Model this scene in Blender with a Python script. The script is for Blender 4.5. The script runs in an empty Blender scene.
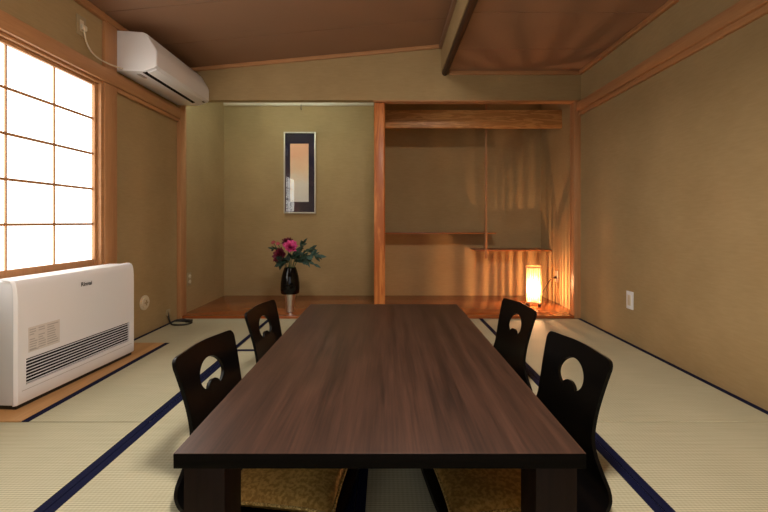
import bpy, bmesh, math, random
from mathutils import Vector, Matrix
random.seed(7)
S = bpy.context.scene
C = S.collection
PI = math.pi

# ------------------------------------------------------------------ materials
def lin(c):
    def f(v):
        v /= 255.0
        return v/12.92 if v <= 0.04045 else ((v+0.055)/1.055)**2.4
    return (f(c[0]), f(c[1]), f(c[2]), 1.0)

def new_mat(name):
    m = bpy.data.materials.new(name); m.use_nodes = True
    nt = m.node_tree
    b = nt.nodes['Principled BSDF']
    return m, nt, b

def plain(name, col, rough=0.5, metal=0.0, spec=0.5, coat=0.0):
    m, nt, b = new_mat(name)
    n = nt.nodes.new('ShaderNodeTexNoise'); n.inputs['Scale'].default_value = 30
    tc = nt.nodes.new('ShaderNodeTexCoord'); nt.links.new(tc.outputs['Object'], n.inputs['Vector'])
    r = nt.nodes.new('ShaderNodeMapRange')
    r.inputs['To Min'].default_value = max(0.02, rough-0.04); r.inputs['To Max'].default_value = min(1, rough+0.04)
    nt.links.new(n.outputs['Fac'], r.inputs['Value']); nt.links.new(r.outputs['Result'], b.inputs['Roughness'])
    b.inputs['Base Color'].default_value = lin(col)
    b.inputs['Metallic'].default_value = metal
    b.inputs['Specular IOR Level'].default_value = spec
    b.inputs['Coat Weight'].default_value = coat
    return m

def wood(name, c1, c2, axis='Y', scale=1.0, rough=0.45, spec=0.4, stretch=14, contrast=(0.35, 0.68), bump=0.03, figure=0.0, coat=0.0):
    m, nt, b = new_mat(name)
    tc = nt.nodes.new('ShaderNodeTexCoord')
    mp = nt.nodes.new('ShaderNodeMapping')
    k = [stretch*scale]*3
    k['XYZ'.index(axis)] = 0.9*scale
    mp.inputs['Scale'].default_value = k
    nt.links.new(tc.outputs['Object'], mp.inputs['Vector'])
    n1 = nt.nodes.new('ShaderNodeTexNoise'); n1.inputs['Scale'].default_value = 1.0
    n1.inputs['Detail'].default_value = 5; n1.inputs['Distortion'].default_value = 0.35+figure
    n2 = nt.nodes.new('ShaderNodeTexNoise'); n2.inputs['Scale'].default_value = 5.5; n2.inputs['Detail'].default_value = 6
    nt.links.new(mp.outputs['Vector'], n1.inputs['Vector']); nt.links.new(mp.outputs['Vector'], n2.inputs['Vector'])
    mx = nt.nodes.new('ShaderNodeMix'); mx.data_type = 'FLOAT'; mx.inputs[0].default_value = 0.45
    src = n1.outputs['Fac']
    if figure > 0:     # growth-ring figure: sine of the slow noise
        ma = nt.nodes.new('ShaderNodeMath'); ma.operation = 'MULTIPLY'; ma.inputs[1].default_value = 60*figure
        mb = nt.nodes.new('ShaderNodeMath'); mb.operation = 'SINE'
        mc = nt.nodes.new('ShaderNodeMapRange'); mc.inputs['From Min'].default_value = -1
        nt.links.new(src, ma.inputs[0]); nt.links.new(ma.outputs[0], mb.inputs[0]); nt.links.new(mb.outputs[0], mc.inputs['Value'])
        src = mc.outputs['Result']
    nt.links.new(src, mx.inputs[2]); nt.links.new(n2.outputs['Fac'], mx.inputs[3])
    cr = nt.nodes.new('ShaderNodeValToRGB')
    cr.color_ramp.elements[0].position = contrast[0]; cr.color_ramp.elements[0].color = lin(c1)
    cr.color_ramp.elements[1].position = contrast[1]; cr.color_ramp.elements[1].color = lin(c2)
    nt.links.new(mx.outputs[0], cr.inputs['Fac']); nt.links.new(cr.outputs['Color'], b.inputs['Base Color'])
    bp = nt.nodes.new('ShaderNodeBump'); bp.inputs['Strength'].default_value = bump*4; bp.inputs['Distance'].default_value = 0.002
    nt.links.new(n2.outputs['Fac'], bp.inputs['Height']); nt.links.new(bp.outputs['Normal'], b.inputs['Normal'])
    b.inputs['Roughness'].default_value = rough; b.inputs['Specular IOR Level'].default_value = spec
    b.inputs['Coat Weight'].default_value = coat; b.inputs['Coat Roughness'].default_value = 0.2
    return m

def plaster(name, c1, c2):
    m, nt, b = new_mat(name)
    tc = nt.nodes.new('ShaderNodeTexCoord')
    n = nt.nodes.new('ShaderNodeTexNoise'); n.inputs['Scale'].default_value = 3.0; n.inputs['Detail'].default_value = 8
    mp = nt.nodes.new('ShaderNodeMapping'); mp.inputs['Scale'].default_value = (14, 14, 90)
    n2 = nt.nodes.new('ShaderNodeTexNoise'); n2.inputs['Scale'].default_value = 1.0; n2.inputs['Detail'].default_value = 4
    nt.links.new(tc.outputs['Object'], n.inputs['Vector']); nt.links.new(tc.outputs['Object'], mp.inputs['Vector'])
    nt.links.new(mp.outputs['Vector'], n2.inputs['Vector'])
    mx = nt.nodes.new('ShaderNodeMix'); mx.data_type = 'FLOAT'; mx.inputs[0].default_value = 0.38
    nt.links.new(n.outputs['Fac'], mx.inputs[2]); nt.links.new(n2.outputs['Fac'], mx.inputs[3])
    cr = nt.nodes.new('ShaderNodeValToRGB')
    cr.color_ramp.elements[0].position = 0.3; cr.color_ramp.elements[0].color = lin(c1)
    cr.color_ramp.elements[1].position = 0.7; cr.color_ramp.elements[1].color = lin(c2)
    nt.links.new(mx.outputs[0], cr.inputs['Fac']); nt.links.new(cr.outputs['Color'], b.inputs['Base Color'])
    bp = nt.nodes.new('ShaderNodeBump'); bp.inputs['Strength'].default_value = 0.25; bp.inputs['Distance'].default_value = 0.001
    nt.links.new(n2.outputs['Fac'], bp.inputs['Height']); nt.links.new(bp.outputs['Normal'], b.inputs['Normal'])
    b.inputs['Roughness'].default_value = 0.92; b.inputs['Specular IOR Level'].default_value = 0.15
    return m

def tatami_mat_material(name, along):       # along: axis of the rush stalks
    m, nt, b = new_mat(name)
    tc = nt.nodes.new('ShaderNodeTexCoord')
    mp = nt.nodes.new('ShaderNodeMapping')
    mp.inputs['Scale'].default_value = (4, 230, 1) if along == 'X' else (230, 4, 1)
    nt.links.new(tc.outputs['Object'], mp.inputs['Vector'])
    n = nt.nodes.new('ShaderNodeTexNoise'); n.inputs['Scale'].default_value = 1; n.inputs['Detail'].default_value = 3
    nt.links.new(mp.outputs['Vector'], n.inputs['Vector'])
    n3 = nt.nodes.new('ShaderNodeTexNoise'); n3.inputs['Scale'].default_value = 2.2; n3.inputs['Detail'].default_value = 3
    nt.links.new(tc.outputs['Object'], n3.inputs['Vector'])
    w = nt.nodes.new('ShaderNodeTexWave'); w.wave_type = 'BANDS'
    w.bands_direction = 'X' if along == 'X' else 'Y'
    w.inputs['Scale'].default_value = 22; w.inputs['Distortion'].default_value = 0.6; w.inputs['Detail Scale'].default_value = 4
    nt.links.new(tc.outputs['Object'], w.inputs['Vector'])
    w2 = nt.nodes.new('ShaderNodeTexWave'); w2.wave_type = 'BANDS'
    w2.bands_direction = 'Y' if along == 'X' else 'X'
    w2.inputs['Scale'].default_value = 34; w2.inputs['Distortion'].default_value = 0.5
    nt.links.new(tc.outputs['Object'], w2.inputs['Vector'])
    a1 = nt.nodes.new('ShaderNodeMix'); a1.data_type = 'FLOAT'; a1.inputs[0].default_value = 0.4
    nt.links.new(n.outputs['Fac'], a1.inputs[2]); nt.links.new(n3.outputs['Fac'], a1.inputs[3])
    a2 = nt.nodes.new('ShaderNodeMix'); a2.data_type = 'FLOAT'; a2.inputs[0].default_value = 0.14
    nt.links.new(a1.outputs[0], a2.inputs[2]); nt.links.new(w.outputs['Fac'], a2.inputs[3])
    a3 = nt.nodes.new('ShaderNodeMix'); a3.data_type = 'FLOAT'; a3.inputs[0].default_value = 0.34
    nt.links.new(a2.outputs[0], a3.inputs[2]); nt.links.new(w2.outputs['Fac'], a3.inputs[3])
    cr = nt.nodes.new('ShaderNodeValToRGB')
    cr.color_ramp.elements[0].position = 0.2; cr.color_ramp.elements[0].color = lin(TAT[0])
    cr.color_ramp.elements[1].position = 0.72; cr.color_ramp.elements[1].color = lin(TAT[1])
    nt.links.new(a3.outputs[0], cr.inputs['Fac']); nt.links.new(cr.outputs['Color'], b.inputs['Base Color'])
    bp = nt.nodes.new('ShaderNodeBump'); bp.inputs['Strength'].default_value = 0.35; bp.inputs['Distance'].default_value = 0.0012
    nt.links.new(a3.outputs[0], bp.inputs['Height']); nt.links.new(bp.outputs['Normal'], b.inputs['Normal'])
    b.inputs['Roughness'].default_value = 0.62; b.inputs['Specular IOR Level'].default_value = 0.3
    return m

def emit(name, col, strength):
    m, nt, b = new_mat(name)
    nt.nodes.remove(b)
    e = nt.nodes.new('ShaderNodeEmission')
    e.inputs['Color'].default_value = (*col, 1); e.inputs['Strength'].default_value = strength
    nt.links.new(e.outputs[0], nt.nodes['Material Output'].inputs['Surface'])
    return m

# ---- tunables
TAT = ((146, 144, 118), (198, 194, 166))
WIN_STRENGTH = 3.8
TUBE_STRENGTH = 44.0
BULB_STRENGTH = 64000.0
LAMP_STRENGTH = 152.0
REAR_STRENGTH = 1.0

M = {}
M['wall'] = plaster('plaster_olive', (159, 136, 97), (176, 152, 111))
M['ceil'] = wood('ceiling_cedar', (132, 101, 80), (150, 116, 92), 'X', 0.8, 0.55, 0.3, stretch=9, figure=0.04)
M['trim_y'] = wood('hinoki_trim_y', (174, 124, 82), (194, 145, 101), 'Y', 1.6, 0.45, 0.35)
M['trim_x'] = wood('hinoki_trim_x', (174, 124, 82), (194, 145, 101), 'X', 1.6, 0.45, 0.35)
M['trim_z'] = wood('hinoki_trim_z', (174, 124, 82), (194, 145, 101), 'Z', 1.6, 0.45, 0.35)
M['tokobashira'] = wood('alcove_post_wood', (176, 98, 46), (208, 130, 68), 'Z', 2.2, 0.42, 0.4, stretch=8, figure=0.2, coat=0.05)
M['transom'] = wood('transom_figured', (190, 130, 74), (216, 158, 96), 'X', 3.5, 0.4, 0.4, stretch=9, figure=0.4)
M['kamachi'] = wood('alcove_floor_wood', (150, 80, 38), (186, 108, 56), 'X', 1.2, 0.2, 0.5, stretch=12, figure=0.15, coat=0.3)
M['log'] = wood('dark_log', (48, 30, 20), (78, 50, 34), 'Y', 2.5, 0.5, 0.3, stretch=10)
M['shelf'] = wood('shelf_wood', (146, 88, 46), (176, 112, 64), 'X', 1.6, 0.35, 0.4)
M['board'] = wood('heater_board', (176, 132, 84), (200, 156, 104), 'Y', 1.4, 0.45, 0.35)
M['table'] = wood('walnut_table', (38, 25, 19), (74, 50, 39), 'Y', 1.0, 0.42, 0.45, stretch=26, contrast=(0.36, 0.66), bump=0.015)
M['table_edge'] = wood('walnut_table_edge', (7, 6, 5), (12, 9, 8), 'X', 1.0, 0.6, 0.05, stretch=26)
M['table_leg'] = wood('walnut_table_leg', (26, 15, 12), (38, 23, 19), 'Z', 1.0, 0.5, 0.15, stretch=26)
M['lacquer'] = plain('black_lacquer', (7, 6, 6), 0.30, spec=0.14)
M['white'] = plain('white_plastic', (236, 236, 238), 0.42, spec=0.35)
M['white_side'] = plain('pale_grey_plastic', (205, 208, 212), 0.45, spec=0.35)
M['black'] = plain('black_plastic', (16, 15, 15), 0.5)
M['darkslit'] = plain('dark_slot', (14, 12, 11), 0.7, spec=0.1)
M['grey'] = plain('grey_print', (176, 171, 167), 0.6)
M['ink'] = plain('dark_ink', (46, 44, 46), 0.6)
M['ivory'] = plain('ivory_plastic', (214, 202, 178), 0.45)
M['beige'] = plain('beige_plate', (168, 150, 116), 0.5)
M['chrome'] = plain('brushed_silver', (236, 230, 224), 0.32, metal=1.0)
M['vaseblack'] = plain('black_glaze', (4, 4, 5), 0.08, spec=0.35)
M['tatx'] = tatami_mat_material('tatami_weave_across', 'X')
M['taty'] = tatami_mat_material('tatami_weave_along', 'Y')

def cloth_mat(name, c1, c2, sc, rough=0.8, metal=0.0):
    m, nt, b = new_mat(name)
    tc = nt.nodes.new('ShaderNodeTexCoord')
    v = nt.nodes.new('ShaderNodeTexNoise'); v.inputs['Scale'].default_value = sc; v.inputs['Detail'].default_value = 4
    nt.links.new(tc.outputs['Object'], v.inputs['Vector'])
    cr = nt.nodes.new('ShaderNodeValToRGB')
    cr.color_ramp.elements[0].position = 0.42; cr.color_ramp.elements[0].color = lin(c1)
    cr.color_ramp.elements[1].position = 0.6; cr.color_ramp.elements[1].color = lin(c2)
    nt.links.new(v.outputs['Fac'], cr.inputs['Fac']); nt.links.new(cr.outputs['Color'], b.inputs['Base Color'])
    bp = nt.nodes.new('ShaderNodeBump'); bp.inputs['Strength'].default_value = 0.3; bp.inputs['Distance'].default_value = 0.001
    nt.links.new(v.outputs['Fac'], bp.inputs['Height']); nt.links.new(bp.outputs['Normal'], b.inputs['Normal'])
    b.inputs['Roughness'].default_value = rough; b.inputs['Metallic'].default_value = metal; b.inputs['Specular IOR Level'].default_value = 0.15
    return m
M['heri'] = cloth_mat('navy_border_cloth', (8, 13, 40), (14, 21, 58), 300, 0.85)
M['brocade'] = cloth_mat('gold_brocade', (148, 116, 60), (186, 150, 84), 90, 0.45, 0.35)
M['piping'] = cloth_mat('gold_cord', (150, 124, 70), (222, 196, 130), 160, 0.4, 0.3)

# shoji paper, lit by daylight from outside
M['paper'] = emit('shoji_paper_daylit', (1.0, 0.955, 0.87), WIN_STRENGTH)
M['tube'] = emit('fluorescent_tube', (0.85, 1.0, 0.90), TUBE_STRENGTH)
M['paper_rear'] = emit('rear_shoji_paper_daylit', (0.97, 0.98, 1.0), REAR_STRENGTH)
M['bulb'] = emit('lamp_bulb', (1.0, 0.50, 0.235), BULB_STRENGTH)
M['ceil_lamp'] = emit('ceiling_lamp_diffuser', (1.0, 0.88, 0.77), LAMP_STRENGTH)

def thin_veil():
    m, nt, b = new_mat('lamp_veil')
    nt.nodes.remove(b)
    t = nt.nodes.new('ShaderNodeBsdfTransparent'); t.inputs['Color'].default_value = (1, 0.97, 0.9, 1)
    tr = nt.nodes.new('ShaderNodeBsdfTranslucent'); tr.inputs['Color'].default_value = (0.95, 0.9, 0.8, 1)
    mx = nt.nodes.new('ShaderNodeMixShader'); mx.inputs[0].default_value = 0.30
    nt.links.new(t.outputs[0], mx.inputs[1]); nt.links.new(tr.outputs[0], mx.inputs[2])
    nt.links.new(mx.outputs[0], nt.nodes['Material Output'].inputs['Surface'])
    return m
M['veil'] = thin_veil()

def glass_pane():
    m, nt, b = new_mat('picture_glass')
    nt.nodes.remove(b)
    t = nt.nodes.new('ShaderNodeBsdfTransparent')
    g = nt.nodes.new('ShaderNodeBsdfGlossy'); g.inputs['Roughness'].default_value = 0.0
    fr = nt.nodes.new('ShaderNodeLayerWeight')
    pw = nt.nodes.new('ShaderNodeMath'); pw.operation = 'POWER'; pw.inputs[1].default_value = 5.0
    mu = nt.nodes.new('ShaderNodeMath'); mu.operation = 'MULTIPLY_ADD'; mu.inputs[1].default_value = 0.85; mu.inputs[2].default_value = 0.06
    mx = nt.nodes.new('ShaderNodeMixShader')
    nt.links.new(fr.outputs['Facing'], pw.inputs[0]); nt.links.new(pw.outputs[0], mu.inputs[0]); nt.links.new(mu.outputs[0], mx.inputs[0])
    nt.links.new(t.outputs[0], mx.inputs[1]); nt.links.new(g.outputs[0], mx.inputs[2])
    nt.links.new(mx.outputs[0], nt.nodes['Material Output'].inputs['Surface'])
    return m
M['glass'] = glass_pane()

# ------------------------------------------------------------------ mesh helpers
class MB:
    def __init__(self): self.bm = bmesh.new()
    def box(self, x0, x1, y0, y1, z0, z1, bev=0.0, seg=2):
        t = bmesh.new()
        bmesh.ops.create_cube(t, size=1)
        bmesh.ops.scale(t, vec=(abs(x1-x0), abs(y1-y0), abs(z1-z0)), verts=t.verts)
        bmesh.ops.translate(t, vec=((x0+x1)/2, (y0+y1)/2, (z0+z1)/2), verts=t.verts)
        if bev > 0:
            bmesh.ops.bevel(t, geom=t.edges[:], offset=bev, segments=seg, affect='EDGES', profile=0.5)
        self.merge(t); return self
    def merge(self, t, mat=None):
        me = bpy.data.meshes.new('tmp')
        t.to_mesh(me); t.free()
        if mat is not None: me.transform(mat)
        self.bm.from_mesh(me); bpy.data.meshes.remove(me)
    def tube(self, pts, r, seg=10, r_end=None, closed=False):
        pts = [Vector(p) for p in pts]; n = len(pts); rings = []
        up = Vector((0.13, 0.21, 1)).normalized()
        for i, p in enumerate(pts):
            if closed: d = pts[(i+1) % n]-pts[i-1]
            else: d = pts[min(i+1, n-1)]-pts[max(i-1, 0)]
            d.normalize()
            a = d.cross(up)
            if a.length < 1e-3: a = d.cross(Vector((1, 0, 0)))
            a.normalize(); b = d.cross(a)
            rr = r if r_end is None else r+(r_end-r)*i/(n-1)
            rings.append([self.bm.verts.new(p+a*rr*math.cos(2*PI*k/seg)+b*rr*math.sin(2*PI*k/seg)) for k in range(seg)])
        m = n if closed else n-1
        for i in range(m):
            A, B = rings[i], rings[(i+1) % n]
            for k in range(seg):
                self.bm.faces.new((A[k], A[(k+1) % seg], B[(k+1) % seg], B[k]))
        if not closed:
            self.bm.faces.new(rings[0][::-1]); self.bm.faces.new(rings[-1])
        return self
    def lathe(self, prof, cx, cy, seg=48):
        rings = []
        for r, z in prof:
            if r < 1e-5: rings.append([self.bm.verts.new((cx, cy, z))])
            else: rings.append([self.bm.verts.new((cx+r*math.cos(2*PI*k/seg), cy+r*math.sin(2*PI*k/seg), z)) for k in range(seg)])
        for A, B in zip(rings, rings[1:]):
            for k in range(seg):
                k2 = (k+1) % seg
                if len(A) == 1: self.bm.faces.new((A[0], B[k2], B[k]))
                elif len(B) == 1: self.bm.faces.new((A[k], A[k2], B[0]))
                else: self.bm.faces.new((A[k], A[k2], B[k2], B[k]))
        return self
    def prism(self, poly, axis, a, b, bev=0.0):
        # poly: 2-D outline; axis 'Y': (x,z) ; 'X': (y,z) ; 'Z': (x,y)
        t = bmesh.new()
        def P(p, h): return {'Y': (p[0], h, p[1]), 'X': (h, p[0], p[1]), 'Z': (p[0], p[1], h)}[axis]
        A = [t.verts.new(P(p, a)) for p in poly]; B = [t.verts.new(P(p, b)) for p in poly]
        n = len(poly)
        t.faces.new(A); t.faces.new(B[::-1])
        for i in range(n): t.faces.new((A[i], B[i], B[(i+1) % n], A[(i+1) % n]))
        bmesh.ops.recalc_face_normals(t, faces=t.faces)
        if bev > 0: bmesh.ops.bevel(t, geom=t.edges[:], offset=bev, segments=3, affect='EDGES', profile=0.5)
        self.merge(t); return self
    def build(self, name, mat, parent=None, origin=None, smooth=30, recalc=True):
        """link as ONE object; origin defaults to the bottom centre of the shape (world coordinates)."""
        bm = self.bm
        if recalc: bmesh.ops.recalc_face_normals(bm, faces=bm.faces)
        me = bpy.data.meshes.new(name)
        vs = [v.co for v in bm.verts]
        if origin is None:
            mn = [min(v[i] for v in vs) for i in range(3)]; mxx = [max(v[i] for v in vs) for i in range(3)]
            origin = Vector(((mn[0]+mxx[0])/2, (mn[1]+mxx[1])/2, mn[2]))
        origin = Vector(origin)
        bmesh.ops.translate(bm, vec=-origin, verts=bm.verts)
        bm.to_mesh(me); bm.free()
        mats = mat if isinstance(mat, (list, tuple)) else [mat]
        for mm in mats: me.materials.append(mm)
        if smooth:
            for p in me.polygons: p.use_smooth = True
            me.set_sharp_from_angle(angle=math.radians(smooth))
        o = bpy.data.objects.new(name, me); C.objects.link(o)
        o.location = origin
        if parent is not None:
            o.parent = parent
            o.location = origin - wloc(parent)
        return o

def wloc(o):
    v = Vector(o.location)
    while o.parent is not None:
        o = o.parent; v += Vector(o.location)
    return v

def thing(name, label, cat, loc, group=None):
    o = bpy.data.objects.new(name, None); C.objects.link(o)
    o.empty_display_size = 0.1; o.location = loc
    return tag(o, label, cat, group)
def tag(o, label, cat, group=None):
    o['label'] = label; o['category'] = cat
    if group: o['group'] = group
    return o
def struct(o, label=None, cat=None):
    o['kind'] = 'structure'
    if label: o['label'] = label
    if cat: o['category'] = cat
    return o
def copy_tree(o, parent=None):
    c = o.copy(); C.objects.link(c)
    if parent is not None: c.parent = parent
    for ch in list(o.children): copy_tree(ch, c)
    return c

# ------------------------------------------------------------------ the room shell
XL, XR = -1.85, 1.735
YF, YB, YR = 3.48, 4.47, -1.7          # front of the alcove, alcove back wall, rear of the room
ZT = 2.62

# floor slab under the mats
struct(MB().box(XL-0.1, XR+0.15, YR-0.1, YF+0.02, -0.12, -0.045).build('floor', M['board']), 'wooden subfloor under the tatami mats', 'floor')
# left wall with the shoji opening (y .70..2.53, z .575..1.765)
WY0, WY1, WZ0, WZ1 = 0.70, 2.53, 0.578, 1.766
m = MB()
m.box(XL-0.12, XL, YR, WY0, -0.12, ZT); m.box(XL-0.12, XL, WY1, YB+0.1, -0.12, ZT)
m.box(XL-0.12, XL, WY0, WY1, -0.12, WZ0); m.box(XL-0.12, XL, WY0, WY1, WZ1, ZT)
struct(m.build('wall_left', M['wall'], smooth=0), 'olive plaster wall with the shoji window and air conditioner', 'wall')
struct(MB().box(XR, XR+0.12, YR, YF+0.06, -0.12, ZT).build('wall_right', M['wall'], smooth=0), 'long tan plaster wall on the right of the room', 'wall')
struct(MB().box(XL-0.12, XR+0.12, YR-0.12, YR, -0.12, ZT).build('wall_rear', M['wall'], smooth=0), 'plaster wall closing the room behind the table', 'wall')
struct(MB().box(XL-0.12, XR+0.2, YB, YB+0.1, -0.12, ZT).build('wall_back', M['wall'], smooth=0), 'plaster back wall of the two alcoves', 'wall')
struct(MB().box(XL, XR+0.04, YF, YF+0.07, 1.945, ZT).build('wall_front', M['wall'], smooth=0), 'hanging plaster wall above the alcove openings', 'wall')
struct(MB().box(1.77, 1.89, YF+0.06, YB+0.02, -0.12, ZT).build('wall_alcove', M['wall'], smooth=0), 'right side wall of the alcove striped by lamp light', 'wall')
struct(MB().box(-0.09, -0.03, YF+0.12, YB, 0.02, ZT-0.3).build('wall_partition', M['wall'], smooth=0), 'partition wall between the two alcoves', 'wall')

# ceiling: sloped boards on the left, flat boards on the right, drop panel between
def zc(x): return 2.215+(x-XL)*0.094
XD = 0.492
ys = [YR-0.05]; y = 3.52-0.49*10-0.0
yj = [y+0.49*i for i in range(0, 11)]
m = MB()
edges = [YR]+[q for q in (yv-0.0 for yv in [YR+0.22+0.495*i for i in range(0, 11)]) if q < YF-0.05]+[YF]
jl = [q for q in [2.53-0.49*i for i in range(-1, 9)] if YR < q < YF]
jl = sorted([YR]+jl+[YF])
for a, b in zip(jl, jl[1:]):
    m.prism([(XL, zc(XL)), (XD, zc(XD)), (XD, zc(XD)+0.02), (XL, zc(XL)+0.02)], 'Y', a+0.0025, b-0.0025, 0.002)
m.box(XL-0.1, XD, YR, YF, ZT-0.06, ZT)
jr = sorted([YR]+[q for q in [3.03-0.53*i for i in range(0, 9)] if YR < q < YF]+[YF])
for a, b in zip(jr, jr[1:]):
    m.box(XD+0.045, XR, a+0.003, b-0.003, 2.2, 2.222, 0.002)
m.box(XD, XR+0.1, YR, YF, ZT-0.06, ZT)
struct(m.build('ceiling', M['ceil'], smooth=0), 'brown cedar board ceiling, sloped on the left and flat on the right', 'ceiling')
struct(MB().box(XD, XD+0.045, YR, YF, 2.19, ZT-0.02).build('wall_drop', M['wall'], smooth=0), 'narrow plaster drop strip between the two ceilings', 'wall')
struct(MB().tube([(XD+0.032, YR, 2.186), (XD+0.032, YF, 2.186)], 0.0255, 20).build('trim_1', M['log'], smooth=60), 'dark round log beam between the two ceilings', 'beam')
m = MB(); m.prism([(XL, zc(XL)-0.032), (XD, zc(XD)-0.032), (XD, zc(XD)), (XL, zc(XL))], 'Y', YF-0.022, YF, 0.003)
struct(m.build('trim_2', M['trim_x']), 'sloping cornice strip where the left ceiling meets the hanging wall', 'trim')
struct(MB().box(XL, XL+0.03, YR, YF-0.022, 2.172, 2.214, 0.003).build('trim_3', M['trim_y']), 'cornice strip along the top of the left wall', 'trim')
struct(MB().box(XR-0.028, XR, YR, YF-0.022, 2.166, 2.2, 0.003).build('trim_4', M['trim_y']), 'cornice strip along the top of the right wall', 'trim')
struct(MB().box(XD+0.068, XR, YF-0.022, YF, 2.166, 2.2, 0.003).build('trim_5', M['trim_x']), 'cornice strip where the flat ceiling meets the hanging wall', 'trim')
struct(MB().box(XD-0.025, XD, YR, YF-0.022, zc(XD)-0.045, zc(XD)-0.004, 0.003).build('trim_6', M['ceil']), 'thin strip where the sloped ceiling meets the drop strip', 'trim')
# alcove ceiling
struct(MB().box(XL, 1.77, YF+0.07, YB, 2.36, 2.4).build('ceiling_alcove', M['ceil'], smooth=0), 'board ceiling hidden inside the alcoves', 'ceiling')
# bottom trim of the hanging wall
struct(MB().box(-0.11, XR, YF-0.004, YF+0.08, 1.933, 1.945, 0.002).build('trim_7', M['trim_x']), 'thin wooden strip along the bottom of the hanging wall', 'trim')

# left wall timbers
struct(MB().box(XL, XL+0.022, 2.545, 2.66, 0.0, 2.172, 0.004).build('trim_8', M['trim_z']), 'wall post between the shoji window and the plaster panel', 'post')
struct(MB().box(XL, XL+0.034, 3.455, 3.56, 0.0, 1.944, 0.004).build('trim_9', M['trim_z']), 'corner post at the left end of the alcove', 'post')
m = MB(); m.box(XL, XL+0.036, YR, 3.455, 1.772, 1.862, 0.004)
struct(m.build('trim_10', M['trim_y']), 'wooden rail along the left wall above the window', 'rail')
struct(MB().box(XL, XL+0.024, 2.66, 3.455, 1.745, 1.772, 0.003).build('trim_19', M['trim_y']), 'thin lower rail over the plaster panel beside the window', 'rail')
# right wall timbers
struct(MB().box(XR-0.042, XR, YR, 3.48, 1.842, 1.92, 0.004).build('trim_11', M['trim_y']), 'upper wooden rail along the right wall', 'rail')
struct(MB().box(XR-0.024, XR, YR, 3.48, 1.806, 1.842, 0.003).build('trim_12', M['trim_y']), 'lower wooden rail along the right wall', 'rail')
struct(MB().box(XR-0.056, XR+0.035, 3.484, 3.575, 0.0, 1.933, 0.004).build('trim_13', M['trim_z']), 'corner post at the right end of the alcove', 'post')
# alcove posts and boards
struct(MB().box(-0.108, -0.008, 3.5, 3.6, 0.02, 1.933, 0.014, 3).build('trim_14', M['tokobashira']), 'polished orange wooden alcove pillar between the two alcoves', 'pillar')
struct(MB().box(-0.03, 1.77, 3.93, 3.965, 1.806, 1.986, 0.004).build('trim_15', M['transom']), 'figured wooden transom board across the right alcove', 'board')
struct(MB().box(XL, 1.77, YF+0.045, YB, -0.04, 0.02, 0.003).build('floor_alcove', M['kamachi']), 'glossy orange wooden floor of the alcoves', 'floor')
struct(MB().box(XL+0.035, XR-0.057, YF, YF+0.045, -0.045, 0.024, 0.004).build('trim_16', M['kamachi']), 'front edge board of the alcove floor', 'trim')
m = MB(); m.box(XL, -0.09, YB-0.022, YB, 2.185, 2.225, 0.003)
struct(m.build('trim_17', M['ivory']), 'pale picture rail across the left alcove back wall', 'rail')

# rear of the room: nothing else visible

# ------------------------------------------------------------------ shoji window
win = bpy.data.objects.new('window_1', None); C.objects.link(win); win.location = (XL, (WY0+WY1)/2, WZ0)
struct(win, 'glowing white shoji paper window in the left wall', 'window')
m = MB()
m.box(XL-0.10, XL+0.015, WY1-0.012, WY1+0.015, WZ0-0.045, WZ1, 0.003)
m.box(XL-0.10, XL+0.015, WY0-0.015, WY0+0.03, WZ0-0.045, WZ1, 0.003)
m.box(XL-0.10, XL+0.022, WY0-0.015, WY1+0.015, WZ0-0.05, WZ0, 0.003)
m.box(XL-0.10, XL+0.014, WY0-0.015, WY1+0.015, WZ1-0.012, WZ1+0.006, 0.003)
m.build('window_frame', M['trim_y'], win)
z0, z1 = WZ0, WZ1-0.012
def sash(y0, y1, xo, first):
    s = MB()
    s.box(xo-0.014, xo+0.014, y0, y0+0.028, z0, z1, 0.002); s.box(xo-0.014, xo+0.014, y1-0.022, y1, z0, z1, 0.002)
    s.box(xo-0.014, xo+0.014, y0+0.028, y1-0.028, z0, z0+0.045, 0.002); s.box(xo-0.014, xo+0.014, y0+0.028, y1-0.028, z1-0.022, z1, 0.002)
    so = s.build('sash', M['trim_z'], win)
    k = MB()
    for q in (1, 2): 
        yy = y1-0.028-(y1-y0-0.056)*q/3
        k.box(xo-0.005, xo+0.003, yy-0.004, yy+0.004, z0+0.045, z1-0.022)
    for zz in (0.847, 1.071, 1.296, 1.521):
        k.box(xo-0.005, xo+0.0025, y0+0.028, y1-0.022, zz-0.007, zz+0.007)
    k.build('lattice', M['trim_z'], so)
    MB().box(xo-0.010, xo-0.006, y0+0.02, y1-0.02, z0+0.03, z1-0.01).build('paper', M['paper'], so, smooth=0)
sash(1.615, WY1-0.013, XL-0.022, True)
sash(WY0+0.031, 1.66, XL-0.056, False)

# ------------------------------------------------------------------ daylit shoji doors behind the camera
w2 = bpy.data.objects.new('window_2', None); C.objects.link(w2); w2.location = (0, YR, 0.0)
struct(w2, 'wide daylit shoji doors in the rear wall', 'window')
m = MB()
m.box(-1.36, -1.30, YR, YR+0.05, 0.0, 1.86); m.box(1.30, 1.36, YR, YR+0.05, 0.0, 1.86); m.box(-1.30, 1.30, YR, YR+0.05, 1.80, 1.86); m.box(-1.30, 1.30, YR, YR+0.05, 0.0, 0.30)
m.build('window_frame', M['trim_x'], w2)
m = MB()
for k in range(1, 8): m.box(-1.30+0.325*k-(0.02 if k == 4 else 0.005), -1.30+0.325*k+(0.02 if k == 4 else 0.005), YR+0.012, YR+0.024, 0.30, 1.80)
for k in range(1, 6): m.box(-1.30, 1.30, YR+0.012, YR+0.022, 0.30+0.25*k-0.004, 0.30+0.25*k+0.004)
m.build('lattice', M['trim_z'], w2)
MB().box(-1.30, 1.30, YR+0.004, YR+0.008, 0.30, 1.80).build('paper', M['paper_rear'], w2, smooth=0)

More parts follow.
